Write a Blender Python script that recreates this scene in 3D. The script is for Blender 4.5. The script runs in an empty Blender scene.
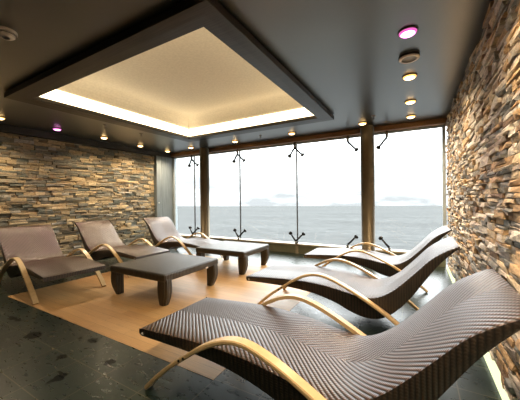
import bpy, math, random
from mathutils import Vector, Matrix

S = 1.15            # metres per layout unit (the camera stands one unit above the floor)
sc = bpy.context.scene
COL = sc.collection
PI = math.pi

# ------------------------------------------------------------------ helpers
class MB:
    def __init__(self):
        self.v = []; self.f = []; self.uv = {}; self.sm = []
    def add(self, verts, faces, smooth=False, uvs=None):
        b = len(self.v)
        self.v += [tuple(p) for p in verts]
        for k, f in enumerate(faces):
            if uvs: self.uv[len(self.f)] = uvs[k]
            self.f.append(tuple(b + i for i in f)); self.sm.append(smooth)
    def box(self, x0, x1, y0, y1, z0, z1):
        v = [(x, y, z) for z in (z0, z1) for y in (y0, y1) for x in (x0, x1)]
        self.add(v, [(0, 2, 3, 1), (4, 5, 7, 6), (0, 1, 5, 4), (2, 6, 7, 3), (0, 4, 6, 2), (1, 3, 7, 5)])
    def quad(self, a, b, c, d): self.add([a, b, c, d], [(0, 1, 2, 3)])
    def lathe(self, prof, cx=0, cy=0, n=28, smooth=True, cap=True):
        """prof: list of (r, z) going down the outside"""
        v = []; f = []
        for r, z in prof:
            for i in range(n):
                a = 2 * PI * i / n
                v.append((cx + r * math.cos(a), cy + r * math.sin(a), z))
        for j in range(len(prof) - 1):
            for i in range(n):
                k = (i + 1) % n
                f.append((j * n + i, j * n + k, (j + 1) * n + k, (j + 1) * n + i))
        if cap:
            f.append(tuple(range(n)))
            f.append(tuple(reversed(range((len(prof) - 1) * n, len(prof) * n))))
        self.add(v, f, smooth)
    def tube(self, pts, r, n=10, smooth=True):
        pts = [Vector(p) for p in pts]; rings = []
        for i, p in enumerate(pts):
            t = (pts[min(i + 1, len(pts) - 1)] - pts[max(i - 1, 0)]).normalized()
            a = Vector((0, 0, 1)) if abs(t.z) < .9 else Vector((1, 0, 0))
            u = t.cross(a).normalized(); w = u.cross(t)
            rr = r[i] if isinstance(r, (list, tuple)) else r
            rings.append([p + u * rr * math.cos(2 * PI * k / n) + w * rr * math.sin(2 * PI * k / n) for k in range(n)])
        v = [q for ring in rings for q in ring]; f = []
        for j in range(len(pts) - 1):
            for k in range(n):
                m = (k + 1) % n
                f.append((j * n + k, j * n + m, (j + 1) * n + m, (j + 1) * n + k))
        f.append(tuple(reversed(range(n)))); f.append(tuple(range((len(pts) - 1) * n, len(pts) * n)))
        self.add(v, f, smooth)
    def build(self, name, mat, parent=None, bevel=0, seg=2):
        me = bpy.data.meshes.new(name)
        me.from_pydata([(x * S, y * S, z * S) for x, y, z in self.v], [], self.f)
        if self.uv:
            L = me.uv_layers.new(name='UVMap')
            for p in me.polygons:
                if p.index in self.uv:
                    for k, li in enumerate(p.loop_indices):
                        L.data[li].uv = (self.uv[p.index][k][0] * S, self.uv[p.index][k][1] * S)
        for p, s in zip(me.polygons, self.sm): p.use_smooth = s
        me.materials.append(mat); me.validate(); me.update()
        o = bpy.data.objects.new(name, me); COL.objects.link(o)
        if parent: o.parent = parent
        if bevel:
            m = o.modifiers.new('bevel', 'BEVEL'); m.width = bevel * S; m.segments = seg
            m.limit_method = 'ANGLE'; m.angle_limit = math.radians(35)
        return o

def tag(o, label, cat, group=None):
    o['label'] = label; o['category'] = cat
    if group: o['group'] = group
    return o
def empty(name, x, y, z, label, cat, group=None, rz=0):
    o = bpy.data.objects.new(name, None); COL.objects.link(o)
    o.location = (x * S, y * S, z * S); o.rotation_euler = (0, 0, rz); o.empty_display_size = .1
    return tag(o, label, cat, group)
def struct(o):
    o['kind'] = 'structure'; return o
def kids(o): return [c for c in bpy.data.objects if c.parent == o]
def dup(root, x, y, z, label, group=None, rz=0):
    r = root.copy(); COL.objects.link(r); r.location = (x * S, y * S, z * S); r.rotation_euler = (0, 0, rz)
    r['label'] = label
    if group: r['group'] = group
    for ch in kids(root):
        c = ch.copy(); COL.objects.link(c); c.parent = r
        for g in kids(ch):
            d = g.copy(); COL.objects.link(d); d.parent = c
    return r
def catmull(P, n):
    """n samples per span through points P"""
    out = []
    Q = [tuple(2 * a - b for a, b in zip(P[0], P[1]))] + list(P) + [tuple(2 * a - b for a, b in zip(P[-1], P[-2]))]
    for i in range(1, len(Q) - 2):
        p0, p1, p2, p3 = Q[i - 1:i + 3]
        for k in range(n):
            t = k / n
            out.append(tuple(.5 * (2 * b + (c - a) * t + (2 * a - 5 * b + 4 * c - d) * t * t + (-a + 3 * b - 3 * c + d) * t ** 3)
                             for a, b, c, d in zip(p0, p1, p2, p3)))
    out.append(tuple(P[-1])); return out
def lin(P, x):
    for (a, b), (c, d) in zip(P, P[1:]):
        if x <= c: return b + (d - b) * (x - a) / (c - a)
    return P[-1][1]

# ------------------------------------------------------------------ materials
def hexc(r, g, b):
    f = lambda c: (c / 255 / 12.92) if c / 255 <= .04045 else ((c / 255 + .055) / 1.055) ** 2.4
    return (f(r), f(g), f(b), 1)
class NT:
    def __init__(self, name):
        self.m = bpy.data.materials.new(name); self.m.use_nodes = True
        self.t = self.m.node_tree; self.n = self.t.nodes; self.l = self.t.links
        self.b = self.n['Principled BSDF']
    def new(self, t, **k):
        o = self.n.new(t)
        for a, v in k.items(): setattr(o, a, v)
        return o
    def ln(self, a, b): self.l.new(a, b)
    def setv(self, node, **k):
        for a, v in k.items(): node.inputs[a.replace('_', ' ')].default_value = v
    def math(self, op, a, b=None, c=None):
        o = self.new('ShaderNodeMath', operation=op)
        for i, q in enumerate((a, b, c)):
            if q is None: continue
            if isinstance(q, (int, float)): o.inputs[i].default_value = q
            else: self.ln(q, o.inputs[i])
        return o.outputs[0]
    def ramp(self, fac, stops, interp='LINEAR'):
        r = self.new('ShaderNodeValToRGB'); e = r.color_ramp.elements; r.color_ramp.interpolation = interp
        while len(e) < len(stops): e.new(.5)
        for k, (p, c) in enumerate(stops): e[k].position = p; e[k].color = c
        self.ln(fac, r.inputs[0]); return r.outputs[0]
    def mix(self, fac, a, b, mode='MIX'):
        o = self.new('ShaderNodeMix', data_type='RGBA', blend_type=mode)
        for i, q in ((0, fac), (6, a), (7, b)):
            if isinstance(q, (int, float)): o.inputs[i].default_value = q
            elif isinstance(q, tuple): o.inputs[i].default_value = q
            else: self.ln(q, o.inputs[i])
        return o.outputs[2]
    def noise(self, vec, scale, detail=3, rough=.5):
        o = self.new('ShaderNodeTexNoise'); self.setv(o, Scale=scale, Detail=detail, Roughness=rough)
        if vec is not None: self.ln(vec, o.inputs['Vector'])
        return o.outputs['Fac']
    def coord(self, which='Object', scale=None):
        o = self.new('ShaderNodeTexCoord').outputs[which]
        if scale:
            m = self.new('ShaderNodeMapping'); m.inputs['Scale'].default_value = scale; self.ln(o, m.inputs[0]); o = m.outputs[0]
        return o
    def bump(self, h, strength=.3, dist=.01):
        o = self.new('ShaderNodeBump'); self.setv(o, Strength=strength, Distance=dist)
        self.ln(h, o.inputs['Height']); self.ln(o.outputs[0], self.b.inputs['Normal'])

def plain(name, col, rough=.5, metal=0, spec=.5):
    t = NT(name); t.setv(t.b, Base_Color=col, Roughness=rough, Metallic=metal)
    t.b.inputs['Specular IOR Level'].default_value = spec
    n = t.noise(t.coord('Object', (9, 9, 9)), 4, 3)
    t.ln(t.mix(1.0, col, t.ramp(n, [(.3, (.88, .88, .88, 1)), (.7, (1, 1, 1, 1))]), 'MULTIPLY'), t.b.inputs['Base Color'])
    return t.m
def emit(name, col, s):
    t = NT(name); t.setv(t.b, Base_Color=(0, 0, 0, 1), Emission_Color=col, Emission_Strength=s); return t.m

def m_stone(name, stops, rough=.75):
    t = NT(name); g = t.new('ShaderNodeNewGeometry'); r = g.outputs['Random Per Island']
    c = t.ramp(r, stops, 'CONSTANT'); co = t.coord('Object')
    n1 = t.noise(t.coord('Object', (1, 1, 2.4)), 22, 5, .65); n2 = t.noise(co, 90, 3)
    c = t.mix(.8, c, t.ramp(n1, [(.3, (.5, .49, .46, 1)), (.48, (.98, .97, .94, 1)), (.7, (1.4, 1.38, 1.32, 1))]), 'MULTIPLY')
    c = t.mix(t.ramp(t.noise(co, 11, 3), [(.56, (0, 0, 0, 1)), (.7, (.28, .28, .28, 1))]), c, hexc(186, 142, 92))
    t.ln(c, t.b.inputs['Base Color']); t.setv(t.b, Roughness=rough)
    t.b.inputs['Specular IOR Level'].default_value = .35
    t.bump(t.math('ADD', n1, t.math('MULTIPLY', n2, .4)), .6, .012)
    return t.m

def m_weave(name, dark, light, rough=.42, side=False, spec=.85, per=.026):
    t = NT(name); uv = t.new('ShaderNodeUVMap').outputs[0]
    s = t.new('ShaderNodeSeparateXYZ'); t.ln(uv, s.inputs[0]); u, v = s.outputs[0], s.outputs[1]
    av = t.math('ABSOLUTE', v); p = .0215
    if side: a, b = u, v; p = per
    else:
        a = t.math('MULTIPLY', t.math('SUBTRACT', u, av), .7071); b = t.math('MULTIPLY', t.math('ADD', u, av), .7071)
    def wave(x, per): return t.math('MULTIPLY_ADD', t.math('SINE', t.math('MULTIPLY', x, 2 * PI / per)), .5, .5)
    w1 = wave(a, p)
    w2 = wave(b, .0125)
    h = t.math('MULTIPLY', t.math('POWER', w1, .7), t.math('MULTIPLY_ADD', w2, .35, .65))
    c = t.ramp(h, [(.28, dark), (.56, light)])
    tone = t.noise(uv, 7, 2)
    c = t.mix(.5, c, t.ramp(tone, [(.3, (.7, .68, .66, 1)), (.7, (1.15, 1.1, 1.05, 1))]), 'MULTIPLY')
    t.ln(c, t.b.inputs['Base Color']); t.setv(t.b, Roughness=rough)
    t.b.inputs['Specular IOR Level'].default_value = spec
    t.bump(h, .6, .005); return t.m

M = {}
M['stone_left'] = m_stone('left ledge stone', [(0, hexc(150, 138, 114)), (.13, hexc(122, 120, 108)), (.26, hexc(176, 158, 124)), (.4, hexc(104, 108, 100)),
    (.52, hexc(162, 146, 116)), (.64, hexc(134, 128, 112)), (.76, hexc(188, 172, 140)), (.86, hexc(108, 98, 80)), (.93, hexc(154, 152, 142))])
M['stone_right'] = m_stone('right ledge stone', [(0, hexc(192, 186, 176)), (.12, hexc(200, 172, 134)), (.24, hexc(146, 144, 138)), (.36, hexc(216, 208, 196)),
    (.46, hexc(184, 156, 122)), (.58, hexc(130, 132, 130)), (.68, hexc(214, 196, 166)), (.78, hexc(190, 178, 168)), (.88, hexc(226, 222, 214)), (.94, hexc(134, 112, 92))])
M['mortar'] = plain('dark joint', (.02, .019, .017, 1), .9)
M['weave'] = m_weave('brown rattan weave', (.012, .008, .005, 1), (.085, .042, .024, 1), .30)
M['weave_side'] = m_weave('brown rattan side weave', (.01, .007, .005, 1), (.045, .029, .018, 1), .5, True)
M['weave_table'] = m_weave('charcoal rattan weave', (.012, .011, .010, 1), (.07, .058, .038, 1), .42, True, .55, .022)
M['arm'] = plain('champagne lacquer', hexc(230, 200, 150), .28, 0)
M['bolt'] = plain('dark bolt', (.03, .03, .03, 1), .35, .8)
M['cap'] = plain('grey plastic cap', hexc(150, 150, 145), .4)
M['white'] = plain('white plastic', hexc(228, 222, 210), .45)
M['black'] = plain('black rubber', (.012, .012, .012, 1), .4)
M['steel'] = plain('brushed steel', (.3, .29, .28, 1), .32, 1)
M['bronze'] = plain('bronze metal', hexc(90, 80, 62), .42, .7)
M['sill'] = plain('champagne sill', hexc(196, 184, 160), .35, .2)
M['kick'] = plain('olive kick plate', hexc(168, 166, 140), .3, .2)
M['joint'] = plain('grey silicone', (.08, .085, .09, 1), .5)
M['frame'] = plain('pale window frame', hexc(190, 202, 208), .35, .2)
M['ceil'] = plain('charcoal satin ceiling', (.034, .040, .036, 1), .30, 0, 1.0)
M['ceil'].node_tree.nodes['Principled BSDF'].inputs['Coat Weight'].default_value = .7
M['ceil'].node_tree.nodes['Principled BSDF'].inputs['Coat Roughness'].default_value = .32
M['recess'] = plain('cream recess paint', hexc(236, 228, 212), .7)
M['dark'] = plain('dark wall paint', (.03, .03, .028, 1), .6)
M['amber'] = emit('warm lamp', (1, .66, .30, 1), 14)
M['glow'] = emit('amber lamp halo', (1, .50, .13, 1), 2.4)  # emissive colour imitating the halo round a lamp
M['glowm'] = emit('magenta lamp halo', (1, .16, .62, 1), 1.0)
M['magenta'] = emit('magenta lamp', (1, .34, .85, 1), 7)
M['cove'] = emit('warm cove strip', (1, .80, .50, 1), 4.6)
M['edge'] = emit('floor light strip', (.93, 1, .60, 1), 1.25)

def m_ringwood():
    t = NT('wenge veneer'); co = t.coord('Object')
    n = t.noise(t.coord('Object', (1.2, 40, 40)), 3, 4)
    t.ln(t.ramp(n, [(.35, (.012, .009, .007, 1)), (.65, (.036, .028, .020, 1))]), t.b.inputs['Base Color']); t.setv(t.b, Roughness=.36); return t.m
M['wenge'] = m_ringwood()
def m_panel():
    t = NT('grey timber panel'); n = t.noise(t.coord('Object', (30, 30, 1)), 2.5, 4)
    t.ln(t.ramp(n, [(.3, hexc(96, 106, 108)), (.7, hexc(134, 142, 142))]), t.b.inputs['Base Color']); t.setv(t.b, Roughness=.45); return t.m
M['panel'] = m_panel()

def m_wood():
    t = NT('oak planks'); co = t.coord('Object')
    br = t.new('ShaderNodeTexBrick'); br.offset = .37; t.ln(co, br.inputs['Vector'])
    t.setv(br, Scale=1, Mortar_Size=.0009, Brick_Width=1.1, Row_Height=.085, Color1=hexc(214, 172, 116), Color2=hexc(198, 154, 100), Mortar=hexc(140, 104, 64))
    n = t.noise(t.coord('Object', (2, 34, 1)), 3, 4)
    c = t.mix(.55, br.outputs['Color'], t.ramp(n, [(.3, (.74, .70, .64, 1)), (.7, (1.1, 1.08, 1.04, 1))]), 'MULTIPLY')
    t.ln(c, t.b.inputs['Base Color'])
    t.ln(t.ramp(n, [(.2, (.36,) * 3 + (1,)), (.8, (.5,) * 3 + (1,))]), t.b.inputs['Roughness'])
    t.bump(br.outputs['Fac'], -.15, .002); return t.m
M['oak'] = m_wood()

def m_slate():
    t = NT('green-grey slate tiles'); co = t.coord('Object')
    mp = t.new('ShaderNodeMapping'); mp.inputs['Location'].default_value = (1.85 * S, -.63 * S, 0); t.ln(co, mp.inputs[0])
    br = t.new('ShaderNodeTexBrick'); br.offset = 0; t.ln(mp.outputs[0], br.inputs['Vector'])
    w = .29 * S
    t.setv(br, Scale=1, Mortar_Size=.0034, Mortar_Smooth=.2, Brick_Width=w, Row_Height=.2775 * S, Color1=hexc(37, 50, 42), Color2=hexc(31, 43, 37), Mortar=hexc(80, 79, 62))
    n = t.noise(co, 6, 3, .5); n2 = t.noise(t.coord('Object', (3, 9, 1)), 4, 3, .5)
    c = t.mix(.75, br.outputs['Color'], t.ramp(n, [(.2, (.75, .78, .75, 1)), (.55, (1, 1, 1, 1)), (.85, (1.3, 1.28, 1.18, 1))]), 'MULTIPLY')
    # damp blotches left on the slate in front
    wob = t.noise(co, 16, 3, .6)
    nz = t.new('ShaderNodeTexNoise'); t.setv(nz, Scale=14, Detail=3); t.ln(co, nz.inputs['Vector'])
    vm = t.new('ShaderNodeVectorMath', operation='MULTIPLY_ADD'); t.ln(nz.outputs['Color'], vm.inputs[0])
    vm.inputs[1].default_value = (.11, .11, 0); t.ln(co, vm.inputs[2])
    sp = t.new('ShaderNodeSeparateXYZ'); t.ln(vm.outputs[0], sp.inputs[0])
    tot = None
    for x, y, rx, ry in [(-1.77, .765, .03, .065), (-1.80, .80, .05, .02), (-1.99, .88, .035, .03), (-2.02, 1.09, .045, .035), (-1.66, 1.0, .04, .03),
                         (-2.14, 1.07, .035, .02), (-3.0, .98, .12, .03), (-2.5, .93, .09, .05), (-1.95, 1.02, .015, .012)]:
        dx = t.math('DIVIDE', t.math('SUBTRACT', sp.outputs[0], x * S + .055), rx * S)
        dy = t.math('DIVIDE', t.math('SUBTRACT', sp.outputs[1], y * S + .055), ry * S)
        d = t.math('SQRT', t.math('ADD', t.math('MULTIPLY', dx, dx), t.math('MULTIPLY', dy, dy)))
        k = t.math('MULTIPLY', t.math('SUBTRACT', 1.0, d), 3.0)
        tot = k if tot is None else t.math('MAXIMUM', tot, k)
    tot = t.math('MINIMUM', t.math('MAXIMUM', tot, 0.0), .92)
    c = t.mix(tot, c, (.006, .007, .006, 1))
    # pale scuffs
    c = t.mix(t.ramp(t.noise(t.coord('Object', (4, 2.2, 1)), 2.6, 6, .75), [(.6, (0, 0, 0, 1)), (.74, (.28, .28, .28, 1))]), c, hexc(100, 102, 90))
    t.ln(c, t.b.inputs['Base Color'])
    t.ln(t.ramp(n2, [(.25, (.24,) * 3 + (1,)), (.75, (.36,) * 3 + (1,))]), t.b.inputs['Roughness'])
    t.ln(t.math('MULTIPLY_ADD', tot, -.38, .42), t.b.inputs['Specular IOR Level'])
    h = t.math('ADD', t.math('MULTIPLY', n2, .6), t.math('MULTIPLY', br.outputs['Fac'], -.5)); t.bump(h, .05, .004)
    return t.m
M['slate'] = m_slate()

def m_glass():
    t = NT('clear glass'); n = t.n; tr = t.new('ShaderNodeBsdfTransparent'); gl = t.new('ShaderNodeBsdfGlossy')
    tr.inputs[0].default_value = (.97, .985, .98, 1); gl.inputs['Roughness'].default_value = .02
    fr = t.new('ShaderNodeFresnel'); fr.inputs[0].default_value = 1.25
    mx = t.new('ShaderNodeMixShader'); t.ln(fr.outputs[0], mx.inputs[0]); t.ln(tr.outputs[0], mx.inputs[1]); t.ln(gl.outputs[0], mx.inputs[2])
    t.ln(mx.outputs[0], n['Material Output'].inputs['Surface']); return t.m
M['glass'] = m_glass()

def m_sea():
    t = NT('grey sea'); co = t.coord('Object', (1, 2.6, 1))
    n = t.noise(co, .16, 8, .75); n2 = t.noise(t.coord('Object', (1, 3, 1)), .012, 4)
    d = t.new('ShaderNodeBsdfDiffuse'); g = t.new('ShaderNodeBsdfGlossy'); g.inputs['Roughness'].default_value = .45
    c = t.ramp(n2, [(.3, (.040, .042, .042, 1)), (.7, (.054, .057, .057, 1))])
    t.ln(t.mix(.6, c, t.ramp(n, [(.36, (.35, .36, .37, 1)), (.64, (1.65, 1.65, 1.65, 1))]), 'MULTIPLY'), d.inputs['Color'])
    b = t.new('ShaderNodeBump'); t.setv(b, Strength=.9, Distance=.6); t.ln(n, b.inputs['Height']); t.ln(b.outputs[0], d.inputs['Normal']); t.ln(b.outputs[0], g.inputs['Normal'])
    m = t.new('ShaderNodeMixShader'); m.inputs[0].default_value = .035; t.ln(d.outputs[0], m.inputs[1]); t.ln(g.outputs[0], m.inputs[2])
    t.ln(m.outputs[0], t.n['Material Output'].inputs['Surface']); return t.m
M['sea'] = m_sea()

# ------------------------------------------------------------------ room dimensions (layout units)
XL, XR, YW, YB, ZC = -5.10, .36, 4.68, -2.4, 2.09
ZH = 2.015                                   # underside of the window header
# floor: slate with an inset oak field
OX0, OX1, OY0, OY1 = -3.77, -.985, 1.175, 3.72
b = MB(); b.box(XL - .2, XR + .3, YB - .1, YW + .15, -.12, 0); fl = struct(b.build('floor', M['slate']))
b = MB(); b.box(OX0, OX1, OY0, OY1, -.01, .002); struct(b.build('oak_inlay', M['oak'], fl))
# ceiling with the opening for the recess
RX0, RX1, RY0, RY1 = -3.51, -.925, 1.09, 3.61       # lowered ring, outer
IX0, IX1, IY0, IY1 = -3.32, -1.09, 1.256, 3.42      # ring, inner
HX0, HX1, HY0, HY1 = -3.46, -.975, 1.14, 3.56       # hole in the ceiling
b = MB()
for x0, x1, y0, y1 in ((XL - .2, HX0, YB - .1, YW + .15), (HX1, XR + .3, YB - .1, YW + .15), (HX0, HX1, YB - .1, HY0), (HX0, HX1, HY1, YW + .15)):
    b.box(x0, x1, y0, y1, ZC, ZC + .06)
ce = struct(b.build('ceiling', M['ceil']))
# cream recess: upright sides rolling over into a flat top
ZT, RR = 2.42, .2
sect = [(0, ZC)] + [(RR - RR * math.cos(a), ZT - RR + RR * math.sin(a)) for a in [PI / 2 * k / 8 for k in range(9)]]
v = []; f = []
for ins, z in sect:
    v += [(HX0 + ins, HY0 + ins, z), (HX1 - ins, HY0 + ins, z), (HX1 - ins, HY1 - ins, z), (HX0 + ins, HY1 - ins, z)]
for j in range(len(sect) - 1):
    for k in range(4): f.append((j * 4 + k, (j + 1) * 4 + k, (j + 1) * 4 + (k + 1) % 4, j * 4 + (k + 1) % 4))
n_ = (len(sect) - 1) * 4; f.append((n_, n_ + 3, n_ + 2, n_ + 1))
b = MB(); b.add(v, f); struct(b.build('recess', M['recess'], ce))
# dark ring hanging just under the ceiling (mitred, softly rounded)
def ring_obj():
    prof = [(0, 2.078), (0, 2.04), (.006, 2.031), (.016, 2.028), (.5, 2.026), (.985, 2.028), (1, 2.033), (1, 2.046), (.92, 2.050), (.86, 2.078)]
    v = []; f = []
    for s_, z in prof:
        x0 = RX0 + (IX0 - RX0) * s_; x1 = RX1 + (IX1 - RX1) * s_; y0 = RY0 + (IY0 - RY0) * s_; y1 = RY1 + (IY1 - RY1) * s_
        v += [(x0, y0, z), (x1, y0, z), (x1, y1, z), (x0, y1, z)]
    n = len(prof)
    for j in range(n):
        jj = (j + 1) % n
        for k in range(4): f.append((j * 4 + k, j * 4 + (k + 1) % 4, jj * 4 + (k + 1) % 4, jj * 4 + k))
    b = MB(); b.add(v, f)
    # dark upstand that carries the ring from the ceiling
    t = .02
    for x0, x1, y0, y1 in ((HX0 - t, HX0, HY0 - t, HY1 + t), (HX1, HX1 + t, HY0 - t, HY1 + t), (HX0, HX1, HY0 - t, HY0), (HX0, HX1, HY1, HY1 + t)):
        b.box(x0, x1, y0, y1, 2.077, ZC + .001)
    return struct(b.build('trim_1', M['wenge']))
ring_obj()
b = MB(); zb, zt = 2.079, 2.24
g = .012
for x0, x1, y0, y1 in ((HX0 + .002, HX0 + g, HY0 + .02, HY1 - .02), (HX1 - g, HX1 - .002, HY0 + .02, HY1 - .02), (HX0 + .02, HX1 - .02, HY0 + .002, HY0 + g), (HX0 + .02, HX1 - .02, HY1 - g, HY1 - .002)):
    b.box(x0, x1, y0, y1, zb, zt)
tag(b.build('cove_light', M['cove']), 'warm white light strip running inside the square ceiling recess', 'light strip')

# ------------------------------------------------------------------ ledge stone walls
def ledge_wall(name, mat, axis_x, inward, y0, y1, z0, z1, hr, lr, dep, rng, jit):
    """stacked stone strips on the plane x = axis_x, facing `inward` (+1 / -1)"""
    b = MB(); z = z0
    while z < z1 - .004:
        h = rng.uniform(*hr)
        if z + h > z1 - hr[0] * .6: h = z1 - z
        y = y0 - rng.uniform(0, lr[0])
        while y < y1 - .002:
            L = rng.uniform(*lr)
            if rng.random() < .25: L *= .5
            ya, yb = max(y, y0), min(y + L, y1)
            y += L
            if yb - ya < .012: continue
            parts = [(z, z + h)]
            if h > hr[0] * 1.5 and rng.random() < .45:
                m = z + h * rng.uniform(.35, .65); parts = [(z, m), (m, z + h)]
            for za, zb_ in parts:
                d = rng.uniform(*dep); gp = .0016
                j = lambda q=jit: rng.uniform(-q, q)
                A = []
                tz = j(jit * .8)
                for (yy, zz) in ((ya + gp, za + gp), (yb - gp, za + gp), (yb - gp, zb_ - gp), (ya + gp, zb_ - gp)):
                    A.append((axis_x, yy, zz))
                cz = .5 * (za + zb_)
                for (yy, zz) in ((ya + gp, za + gp), (yb - gp, za + gp), (yb - gp, zb_ - gp), (ya + gp, zb_ - gp)):
                    A.append((axis_x + inward * (d + j()), yy + j(.004), zz + j((zb_ - za) * .09)))
                # ridge points make the split face uneven
                mid = (axis_x + inward * (d + abs(j()) * .6 + .002), ya + (yb - ya) * rng.uniform(.25, .75), za + (zb_ - za) * rng.uniform(.3, .7))
                A.append(mid)
                F = [(0, 1, 5, 4), (1, 2, 6, 5), (2, 3, 7, 6), (3, 0, 4, 7), (4, 5, 8), (5, 6, 8), (6, 7, 8), (7, 4, 8)]
                if inward > 0: F = [tuple(reversed(q)) for q in F]
                F = [tuple(reversed(q)) for q in F] if inward > 0 else F
                b.add(A, F)
        z += h
    return b.build(name, mat)
rng = random.Random(7)
wl = MB(); wl.box(XL - .12, XL - .035, YB, YW, 0, ZC); wl = struct(wl.build('wall_left', M['mortar']))
o = ledge_wall('stone_cladding', M['stone_left'], XL - .04, 1, YB, 4.15, 0, 2.0, (.03, .062), (.07, .27), (.018, .05), rng, .007); o.parent = wl; struct(o)
wr = MB(); wr.box(XR + .055, XR + .14, YB, YW, 0, ZC); wr = struct(wr.build('wall_right', M['mortar']))
o = ledge_wall('stone_cladding', M['stone_right'], XR + .06, -1, YB, 4.62, .042, ZC - .004, (.022, .050), (.07, .26), (.024, .050), rng, .008); o.parent = wr; struct(o)
# grey timber panel closing the left wall by the window
b = MB(); b.box(XL - .04, -5.03, 4.16, 4.30, 0, 2.0); b.box(XL - .04, -5.03, 4.305, YW, 0, 2.0)
pn = struct(b.build('timber_panel', M['panel'], wl))
b = MB(); b.tube([(-5.03, 4.20, .94), (-5.005, 4.20, .94)], .012, 12)
b.build('knob', M['white'], pn)['label'] = 'small white knob'
# dark crown trim over the left stone, back wall behind the camera
b = MB(); b.box(XL - .04, -4.99, YB, YW, 1.995, ZC); struct(b.build('trim_2', M['dark']))
b = MB(); b.box(XL - .12, XR + .14, YB - .1, YB, 0, ZC); struct(b.build('wall_back', M['dark']))

# ------------------------------------------------------------------ window wall
XJ = [-5.02, -4.39, -3.14, -1.89, -.64, XR - .015]
b = MB(); b.box(-5.05, XR + .06, YW - .14, YW + .12, ZH, ZC); struct(b.build('trim_3', plain('header bronze', hexc(142, 106, 72), .4, .35), None, .004))
b = MB(); b.box(-5.03, XR + .0, YW - .07, YW + .1, .150, .180); struct(b.build('trim_4', M['sill'], None, .004))
b = MB(); b.box(-5.03, XR + .0, YW - .03, YW + .06, 0, .150); struct(b.build('trim_5', M['kick']))
for k in range(5):
    x0, x1 = XJ[k], XJ[k + 1]
    b = MB(); b.box(x0 + .006, x1 - .006, YW - .005, YW + .005, .180, ZH)
    struct(b.build('window_%d' % (k + 1), M['glass']))
n_t = 6
for x in XJ[1:5]:
    b = MB(); b.box(x - .0095, x + .0095, YW - .012, YW + .012, .180, ZH); struct(b.build('trim_%d' % n_t, M['joint'])); n_t += 1
    b = MB(); b.box(x - .025, x + .025, YW - .055, YW - .03, 0, .150); struct(b.build('trim_%d' % n_t, M['sill'])); n_t += 1
for x0, x1 in ((-5.03, -4.99), (XR - .03, XR + .01)):
    b = MB(); b.box(x0, x1, YW - .04, YW + .03, .180, ZH); struct(b.build('trim_%d' % n_t, M['frame'])); n_t += 1
b = MB(); b.box(-4.99, XR - .03, YW - .02, YW + .02, ZH - .025, ZH); struct(b.build('trim_%d' % n_t, M['frame']))
# round columns in front of the glass
for x, lab in ((-3.89, 'bronze round column nearer the left end of the window wall'), (-.64, 'bronze round column near the right end of the window wall')):
    r0 = empty('round_column', x, 4.45, 0, lab, 'column', 'round columns at the window')
    r0['label'] = lab
    b = MB(); b.lathe([(.098, ZC - .002), (.098, .001)], n=40); b.build('shaft', M['bronze'], r0)
    b = MB(); b.lathe([(.112, .03), (.116, .02), (.116, .001)], n=40); b.build('base_ring', M['steel'], r0)
# spider clamps that hold the glass corners
def clamp(x, z, up, arms, lab, group):
    y = YW - .085
    o = empty('glass_clamp', x, y, z, lab, 'glass clamp', group)
    sg = 1 if up else -1
    b = MB(); b.tube([(0, 0, -sg * .002), (0, 0, -sg * (.10 if not up else .05))], .021, 10); b.build('stem', M['steel'], o)
    for a in arms:
        e = (a * .125, .055, sg * .13)
        b = MB(); b.tube([(0, 0, 0), (a * .05, .012, sg * .052), (a * .09, .03, sg * .098), e], [.018, .016, .015, .016], 8); ar = b.build('arm', M['bolt'], o)
        d = Vector(e) - Vector((0, 0, 0)); d = Vector((a * .55, .45, sg * .6)).normalized()
        p = Vector(e); b = MB(); b.tube([p - d * .022, p - d * .014, p + d * .012, p + d * .020], [.016, .034, .036, .026], 12); b.build('cap', M['black'], ar)
    return o
# a top clamp hangs from the header, a bottom clamp stands on the sill
def clamp_top(x, arms, lab):
    o = clamp(x, ZH - .10, False, arms, lab, 'clamps hanging from the window header')
    for c in kids(o):
        if c.name.startswith('stem'):
            me = c.data
            for vv in me.vertices: vv.co.z = abs(vv.co.z)
    return o
def clamp_bot(x, arms, lab):
    return clamp(x, .232, True, arms, lab, 'clamps standing on the window sill')
clamp_top(-4.39, (-1, 1), 'black two-armed glass clamp hanging left of the left column')
clamp_top(-3.14, (-1, 1), 'black two-armed glass clamp hanging just right of the left column')
clamp_top(-1.89, (-1, 1), 'black two-armed glass clamp hanging midway between the two columns')
clamp_top(-.96, (1,), 'single-armed glass clamp hanging just left of the right column')
clamp_top(-.38, (-1,), 'single-armed glass clamp hanging just right of the right column')
clamp_bot(-4.39, (-1, 1), 'two-armed glass clamp on the sill left of the left column')
clamp_bot(-3.14, (-1, 1), 'two-armed glass clamp on the sill behind the far coffee table')
clamp_bot(-1.89, (-1, 1), 'two-armed glass clamp on the sill midway between the columns')
clamp_bot(-.98, (1,), 'single-armed glass clamp on the sill just left of the right column')
clamp_bot(-.36, (-1,), 'single-armed glass clamp on the sill just right of the right column')

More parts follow.
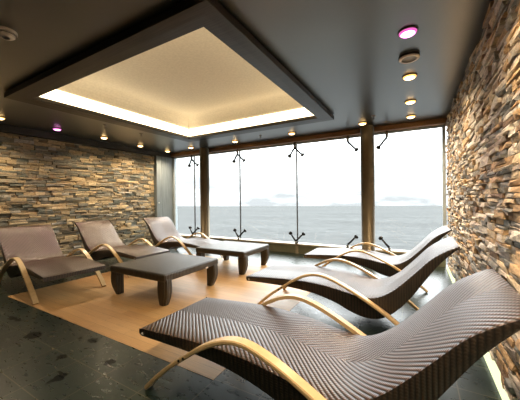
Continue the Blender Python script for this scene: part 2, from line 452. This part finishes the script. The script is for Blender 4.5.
# ------------------------------------------------------------------ sun loungers
TOP = [(0, .283), (.2, .298), (.4, .311), (.58, .315), (.72, .309), (.85, .294), (.95, .276), (1.03, .265), (1.1, .266), (1.17, .290), (1.25, .345), (1.32, .413),
       (1.4, .50), (1.48, .588), (1.56, .648), (1.64, .692)]
BOT = [(0, .236), (.2, .241), (.4, .243), (.55, .236), (.68, .22), (.83, .184), (.95, .135), (1.05, .110), (1.13, .112), (1.2, .140), (1.28, .208), (1.36, .305),
       (1.44, .427), (1.52, .546), (1.6, .638), (1.64, .672)]
ARC = [(.108, .009), (.176, .076), (.27, .158), (.38, .238), (.48, .308), (.57, .358), (.645, .386), (.72, .394), (.80, .379), (.9, .342), (1.0, .294), (1.1, .240),
       (1.2, .180), (1.29, .116), (1.365, .056), (1.42, .009)]
HW = .28
def lounger(x, y, rz, label, sc_=1.0):
    root = empty('sun_lounger', x, y, 0, label, 'sun lounger', 'woven sun loungers', rz)
    root.scale = (sc_,) * 3
    tp = catmull(TOP, 5); bt = catmull(BOT, 5)
    us = [i * 1.64 / 76 for i in range(77)]
    tz = [lin(tp, u) for u in us]; bz = [lin(bt, u) for u in us]
    arc = [0]
    for i in range(1, 77): arc.append(arc[-1] + math.hypot(us[i] - us[i - 1], tz[i] - tz[i - 1]))
    # top surface
    vs = [-HW + .003, -HW + .010, -.18, -.09, 0, .09, .18, HW - .010, HW - .003]
    dz = [-.003, 0, 0, 0, 0, 0, 0, 0, -.003]
    v = []; f = []; uv = []
    n = len(vs)
    for i in range(77):
        for q, d in zip(vs, dz):
            k = 1 if 0 < i < 76 else 0
            v.append((us[i], q, tz[i] + d - (0 if k else .006)))
    for i in range(76):
        for k in range(n - 1):
            f.append((i * n + k, (i + 1) * n + k, (i + 1) * n + k + 1, i * n + k + 1))
            uv.append([(arc[i], vs[k]), (arc[i + 1], vs[k]), (arc[i + 1], vs[k + 1]), (arc[i], vs[k + 1])])
    b = MB(); b.add(v, f, True, uv); b.build('woven_seat', M['weave'], root)
    # sides, ends and underside
    b = MB()
    for sgn in (-1, 1):
        v = []; f = []; uv = []
        for i in range(77):
            zt_ = tz[i] - .016; zb_ = bz[i]
            v.append((us[i], sgn * (HW - .003), tz[i] - .003))
            for t_ in (0, .5, 1):
                v.append((us[i], sgn * (HW - .012 * t_ * t_), zt_ + (zb_ - zt_) * t_))
        for i in range(76):
            for k in range(3):
                q = (i * 4 + k, i * 4 + k + 1, (i + 1) * 4 + k + 1, (i + 1) * 4 + k)
                q = q if sgn < 0 else tuple(reversed(q)); f.append(q)
                uv.append([(arc[m // 4], v[m][2]) for m in q])
        b.add(v, f, True, uv)
    w = HW - .012; v = []; f = []; uv = []
    for i in range(77): v += [(us[i], -w, bz[i]), (us[i], w, bz[i])]
    for i in range(76):
        f.append((i * 2, i * 2 + 1, i * 2 + 3, i * 2 + 2)); uv.append([(arc[i], -w), (arc[i], w), (arc[i + 1], w), (arc[i + 1], -w)])
    b.add(v, f, True, uv)
    for i, sg in ((0, 1), (76, -1)):
        q = [(us[i], -HW, tz[i] - .022), (us[i], HW, tz[i] - .022), (us[i], w, bz[i]), (us[i], -w, bz[i])]
        b.add(q, [(0, 1, 2, 3) if sg < 0 else (3, 2, 1, 0)], False, [[(p[1], p[2]) for p in (q if sg < 0 else q[::-1])]])
        q = [(us[i], -HW + .006, tz[i] - .006), (us[i], HW - .006, tz[i] - .006), (us[i], HW, tz[i] - .022), (us[i], -HW, tz[i] - .022)]
        b.add(q, [(0, 1, 2, 3)], False, [[(p[1], p[2]) for p in q]])
    b.build('side_skirt', M['weave_side'], root)
    # bent flat bars: legs and armrests in one sweep
    P = catmull(ARC, 4)
    for sgn in (-1, 1):
        v = []; f = []
        for i, (u, z) in enumerate(P):
            a = P[max(i - 1, 0)]; c = P[min(i + 1, len(P) - 1)]
            t = Vector((c[0] - a[0], c[1] - a[1])).normalized(); nn = Vector((-t.y, t.x)); h = .0105
            y0, y1 = .2835, .3285
            up = (u + nn.x * h, max(z + nn.y * h, .0005)); lo = (u - nn.x * h, max(z - nn.y * h, .0005))
            e = .004
            ring = [(lo, y0), (lo, y1 - e), ((lo[0] * .75 + up[0] * .25, lo[1] * .75 + up[1] * .25), y1), ((lo[0] * .25 + up[0] * .75, lo[1] * .25 + up[1] * .75), y1), (up, y1 - e), (up, y0)]
            v += [(p[0], sgn * yy, p[1]) for p, yy in ring]
        m = 6
        for i in range(len(P) - 1):
            for k in range(m):
                q = (i * m + k, i * m + (k + 1) % m, (i + 1) * m + (k + 1) % m, (i + 1) * m + k)
                f.append(q if sgn > 0 else tuple(reversed(q)))
        L = (len(P) - 1) * m
        f.append(tuple(range(m)) if sgn < 0 else tuple(reversed(range(m)))); f.append(tuple(range(L, L + m)) if sgn > 0 else tuple(reversed(range(L, L + m))))
        b = MB(); b.add(v, f); arm = b.build('armrest', M['arm'], root)
        for u, z in ((.365, .228), (.395, .249)):
            b = MB(); b.tube([(u, sgn * .2755, z), (u, sgn * .3325, z)], .0065, 10); b.build('bolt', M['bolt'], arm)
    for sgn in (-1, 1):
        b = MB(); b.tube([(.03, sgn * (HW - .006), .257), (.03, sgn * (HW + .006), .257)], .0075, 12)
        b.build('end_cap', M['cap'], root)['label'] = 'small pale end cap'
    return root
lounger(-1.356, 1.268, math.radians(-.6), 'brown woven sun lounger nearest the camera, filling the lower right')
lounger(-1.383, 2.428, math.radians(-1.1), 'brown woven sun lounger in the middle of the right-hand three', .992)
lounger(-1.272, 3.63, math.radians(-.2), 'brown woven sun lounger on the right, farthest back by the window', .962)
l4 = lounger(-3.08, 1.522, math.radians(175.2), 'dark brown sun lounger at the left edge, nearest of the left-hand three', 1.0); l4.scale = (1, 1.05, .97)
lounger(-3.13, 2.528, math.radians(178.4), 'brown sun lounger behind the near coffee table, middle of the left-hand three', .971)
lounger(-2.844, 3.474, math.radians(174.6), 'brown sun lounger beside the grey timber panel, in the far left corner', .972)

# ------------------------------------------------------------------ low woven tables
def coffee_table(x0, x1, y0, y1, label, rz=0, with_tag=False):
    cx, cy = .5 * (x0 + x1), .5 * (y0 + y1); hx, hy = .5 * (x1 - x0), .5 * (y1 - y0)
    root = empty('coffee_table', cx, cy, 0, label, 'coffee table', 'low woven tables', rz)
    def uvbox(b, X0, X1, Y0, Y1, z0, z1):
        v = [(x, y, z) for z in (z0, z1) for y in (Y0, Y1) for x in (X0, X1)]
        F = [(0, 2, 3, 1), (4, 5, 7, 6), (0, 1, 5, 4), (2, 6, 7, 3), (0, 4, 6, 2), (1, 3, 7, 5)]
        ax = [(0, 1), (0, 1), (0, 2), (0, 2), (1, 2), (1, 2)]
        b.add(v, F, False, [[(v[i][a], v[i][c]) for i in q] for q, (a, c) in zip(F, ax)])
    b = MB(); uvbox(b, -hx, hx, -hy, hy, .235, .312); top = b.build('table_top', M['weave_table'], root, .022, 4)
    # legs: seen from the side the outer face bows out and draws in again at the foot
    for sx in (-1, 1):
        for sy in (-1, 1):
            sect = [(0, -.004), (.03, .012), (.08, .034), (.13, .046), (.18, .048), (.235, .044), (.285, .032)]
            # (z, outward bow)
            v = []; f = []; uv = []
            for z, bow in sect:
                xo = hx - .038 + bow; xi = hx - .100
                yo = hy - .03 + bow * .45; yi = hy - .098
                pts = [(xi, yi), (xo - .012, yi), (xo, yi + .012), (xo, yo - .02), (xo - .02, yo), (xi, yo)]
                v += [(sx * px, sy * py, z) for px, py in pts]
            m = 6; J = len(sect)
            for j in range(J - 1):
                for k in range(m):
                    q = (j * m + k, j * m + (k + 1) % m, (j + 1) * m + (k + 1) % m, (j + 1) * m + k)
                    if sx * sy < 0: q = tuple(reversed(q))
                    f.append(q); uv.append([(v[i][0] + v[i][1], v[i][2]) for i in q])
            q = tuple(reversed(range(m))); f.append(q if sx * sy > 0 else tuple(reversed(q))); uv.append([(v[i][0], v[i][1]) for i in f[-1]])
            b = MB(); b.add(v, f, False, uv); b.build('leg', M['weave_table'], root)
    if with_tag:
        b = MB(); b.box(hx, hx + .003, .17, .21, .238, .254); b.build('care_tag', M['white'], root)['label'] = 'small white tag'
    return root
coffee_table(-2.865, -2.02, 1.735, 2.54, 'low dark woven coffee table, the nearer of the two', 0, True)
coffee_table(-2.79, -1.945, 2.965, 3.68, 'low dark woven coffee table nearer the window')

# ------------------------------------------------------------------ things on the ceiling
def spot(parent, col, w, ang=140, blend=1.0):
    l = bpy.data.lights.new('lamp_beam', 'SPOT'); l.energy = w; l.color = col; l.spot_size = math.radians(ang); l.spot_blend = blend; l.shadow_soft_size = .03
    o = bpy.data.objects.new('lamp_beam', l); COL.objects.link(o); o.parent = parent; o.location = (0, 0, -.045)
    return o
WARM = (1, .77, .52); MAG = (1, .28, .72)
def downlight(x, y, label, mat='amber', w=62):
    r = empty('downlight', x, y, ZC, label, 'downlight', 'recessed ceiling downlights')
    b = MB(); b.lathe([(.040, -.001), (.060, -.001), (.060, -.007), (.052, -.010), (.042, -.010), (.040, -.004)], n=24, cap=False); b.build('trim_ring', M['bronze'], r)
    b = MB(); b.lathe([(.054, -.009), (.052, -.014), (.047, -.019), (.043, -.020)], n=24, cap=False); b.build('halo_ring', M['glow' if mat == 'amber' else 'glowm'], r)  # glowing ring stands in for the lens halo round the bulb
    b = MB(); b.lathe([(.043, -.004), (.043, -.019), (.032, -.026), (.012, -.029)], n=20); b.build('bulb', M[mat], r)
    spot(r, MAG if mat == 'magenta' else WARM, w, 85 if mat == 'magenta' else 140)
    return r
downlight(-.05, 4.20, 'warm downlight closest to the window in the row beside the right stone wall', 'amber', 110)
downlight(-.045, 3.55, 'warm downlight second from the window in the row beside the right stone wall', 'amber', 110)
downlight(-.04, 2.81, 'warm downlight next to the round ceiling speaker, third from the window on the right', 'amber', 110)
downlight(-.037, 2.05, 'magenta glowing downlight on the right, on the near side of the ceiling speaker', 'magenta', 10)
downlight(-.666, 4.20, 'warm downlight in front of the right round column')
downlight(-1.78, 4.20, 'warm downlight over the middle of the windows between the columns')
downlight(-2.92, 4.20, 'warm downlight just right of the left round column')
downlight(-4.03, 4.20, 'warm downlight just left of the left round column')
downlight(-4.74, 4.22, 'warm downlight at the grey timber panel in the far left corner', 'amber', 110)
downlight(-4.72, 3.52, 'warm downlight over the left stone wall, second from the far corner', 'amber', 110)
downlight(-4.62, 2.74, 'warm downlight over the left stone wall, right of the magenta one', 'amber', 110)
downlight(-4.64, 2.045, 'magenta glowing downlight over the left stone wall', 'magenta', 9)
downlight(-4.62, 1.39, 'warm downlight at the very left edge of the ceiling', 'amber', 110)
for x, y in ((-.04, 1.30), (-.04, .55), (-.04, -.4), (-4.62, .6)):  # extra downlights out of view, added to brighten the foreground
    downlight(x, y, 'unseen warm downlight added to light the foreground', 'amber', 130 if y > .5 and x > -1 else 40)['group'] = 'added fill downlights out of view'
r = empty('ceiling_speaker', -.037, 2.413, ZC, 'round flat speaker set in the ceiling between two right-hand lamps', 'speaker')
b = MB(); b.lathe([(.072, -.0005), (.072, -.016)], n=32); b.build('shadow_gap', M['black'], r)  # black disc stands in for the shaded gap above the speaker
b = MB(); b.lathe([(.052, -.0165), (.072, -.0165), (.074, -.020), (.070, -.026), (.060, -.029), (.052, -.028)], n=32, cap=False); b.build('rim', M['white'], r)
b = MB(); b.lathe([(.0525, -.0165), (.0525, -.027)], n=32); b.build('grille', plain('grey grille', hexc(150, 150, 148), .6), r)
r = empty('smoke_detector', -2.255, .716, ZC, 'white round smoke detector on the ceiling at the upper left', 'smoke detector')
b = MB(); b.lathe([(.056, -.0005), (.058, -.014), (.054, -.02)], n=28); b.build('base', M['white'], r)
b = MB(); b.lathe([(.046, -.018), (.046, -.034), (.036, -.043), (.02, -.045)], n=28); b.build('sensor_head', M['white'], r)
b = MB(); b.lathe([(.049, -.024), (.049, -.027)], n=28, cap=False); b.build('slot_ring', M['bolt'], r)
def sprinkler(x, y, label):
    r = empty('ceiling_sprinkler', x, y, ZC, label, 'sprinkler', 'ceiling sprinklers')
    b = MB(); b.lathe([(.030, .02), (.030, -.004), (.014, -.010), (.010, -.012)], n=20); b.build('rose', M['steel'], r)
    b = MB(); b.tube([(0, 0, -.01), (0, 0, -.04)], .0055, 8); b.build('stem', M['steel'], r)
    b = MB(); b.lathe([(.006, -.038), (.020, -.040), (.020, -.043), (.006, -.045)], n=16); b.build('deflector', M['steel'], r)
sprinkler(-2.314, 4.10, 'small steel sprinkler between two downlights above the window, left of centre')
sprinkler(-.481, 3.93, 'small steel sprinkler beside the downlight at the right column')
sprinkler(-3.86, 2.305, 'small steel sprinkler left of the ceiling tray, the nearer of two')
sprinkler(-3.88, 2.912, 'small steel sprinkler left of the ceiling tray, the farther of two')

# glowing strip in the foot of the right stone wall
b = MB(); b.box(XR - .004, XR + .055, -1.5, 4.55, .004, .034)
tag(b.build('floor_light_strip', M['edge']), 'glowing pale yellow light strip along the foot of the right stone wall', 'light strip')

# ------------------------------------------------------------------ outside: sea and sky
nx, ny, nz = -.0041, .02417, .9997
b = MB(); W = 2500; z0 = -7.5
pz = lambda x, y: z0 - (nx * x + ny * y) / nz
q = [(-W, 7, 0), (W, 7, 0), (W, W, 0), (-W, W, 0)]
b.add([(x, y, pz(x, y)) for x, y, _ in q], [(0, 1, 2, 3)]); struct(b.build('sea', M['sea']))

w = bpy.data.worlds.new('overcast sky'); sc.world = w; w.use_nodes = True
nt = w.node_tree; N = nt.nodes; L = nt.links; bg = N['Background']
tc = N.new('ShaderNodeTexCoord'); mp = N.new('ShaderNodeMapping'); mp.inputs['Scale'].default_value = (2.2, 2.2, 9)
L.new(tc.outputs['Generated'], mp.inputs[0])
ns = N.new('ShaderNodeTexNoise'); ns.inputs['Scale'].default_value = 1.7; ns.inputs['Detail'].default_value = 5; L.new(mp.outputs[0], ns.inputs['Vector'])
cr = N.new('ShaderNodeValToRGB'); e = cr.color_ramp.elements; e[0].position = .37; e[0].color = (1, 1, 1, 1); e[1].position = .60; e[1].color = (.36, .37, .38, 1)
L.new(ns.outputs['Fac'], cr.inputs[0])
# cloud bank close to the horizon
sx = N.new('ShaderNodeSeparateXYZ'); L.new(tc.outputs['Generated'], sx.inputs[0])
hz = N.new('ShaderNodeMapRange'); hz.inputs['From Min'].default_value = .02; hz.inputs['From Max'].default_value = .30; hz.inputs['To Min'].default_value = 1; hz.inputs['To Max'].default_value = 0
L.new(sx.outputs[2], hz.inputs['Value'])
mx = N.new('ShaderNodeMix'); mx.data_type = 'RGBA'; mx.inputs[6].default_value = (1, 1, 1, 1); L.new(hz.outputs[0], mx.inputs[0]); L.new(cr.outputs[0], mx.inputs[7])
tint = N.new('ShaderNodeMix'); tint.data_type = 'RGBA'; tint.blend_type = 'MULTIPLY'; tint.inputs[0].default_value = 1; tint.inputs[7].default_value = (.96, .985, 1, 1)
L.new(mx.outputs[2], tint.inputs[6]); 
zg = N.new('ShaderNodeMapRange'); zg.interpolation_type = 'SMOOTHSTEP'
for k_, v_ in (('From Min', .11), ('From Max', .34), ('To Min', .28), ('To Max', 1.2)): zg.inputs[k_].default_value = v_
L.new(sx.outputs[2], zg.inputs['Value'])
gm = N.new('ShaderNodeVectorMath'); gm.operation = 'SCALE'; L.new(tint.outputs[2], gm.inputs[0]); L.new(zg.outputs[0], gm.inputs['Scale']); L.new(gm.outputs[0], bg.inputs[0]); bg.inputs[1].default_value = 9.0

# daylight portal hints over the glass
pl = bpy.data.lights.new('window_portal', 'AREA'); pl.shape = 'RECTANGLE'; pl.size = 5.3 * S; pl.size_y = 1.83 * S; pl.cycles.is_portal = True
po = bpy.data.objects.new('window_portal', pl); COL.objects.link(po); po.location = (-2.33 * S, (YW + .14) * S, 1.1 * S); po.rotation_euler = (math.radians(-90), 0, 0)

# ------------------------------------------------------------------ camera
R = Matrix(((.86816437, .00907986, .4961937), (.49611636, .0095407, -.86820363), (-.0126172, .99991326, .00377823)))
cd = bpy.data.cameras.new('camera'); cam = bpy.data.objects.new('camera', cd); COL.objects.link(cam)
cd.sensor_width = 36; cd.lens = 36 * 273 / 520; cd.clip_start = .02; cd.clip_end = 5000
mw = R.to_4x4(); mw.translation = Vector((0, 0, S)); cam.matrix_world = mw
sc.camera = cam

sc.view_settings.view_transform = 'Standard'; sc.view_settings.look = 'None'
sc.view_settings.exposure = 0; sc.view_settings.gamma = 1; sc.view_settings.use_curve_mapping = False
sc.cycles.max_bounces = 8; sc.cycles.transparent_max_bounces = 12; sc.cycles.sample_clamp_indirect = 6
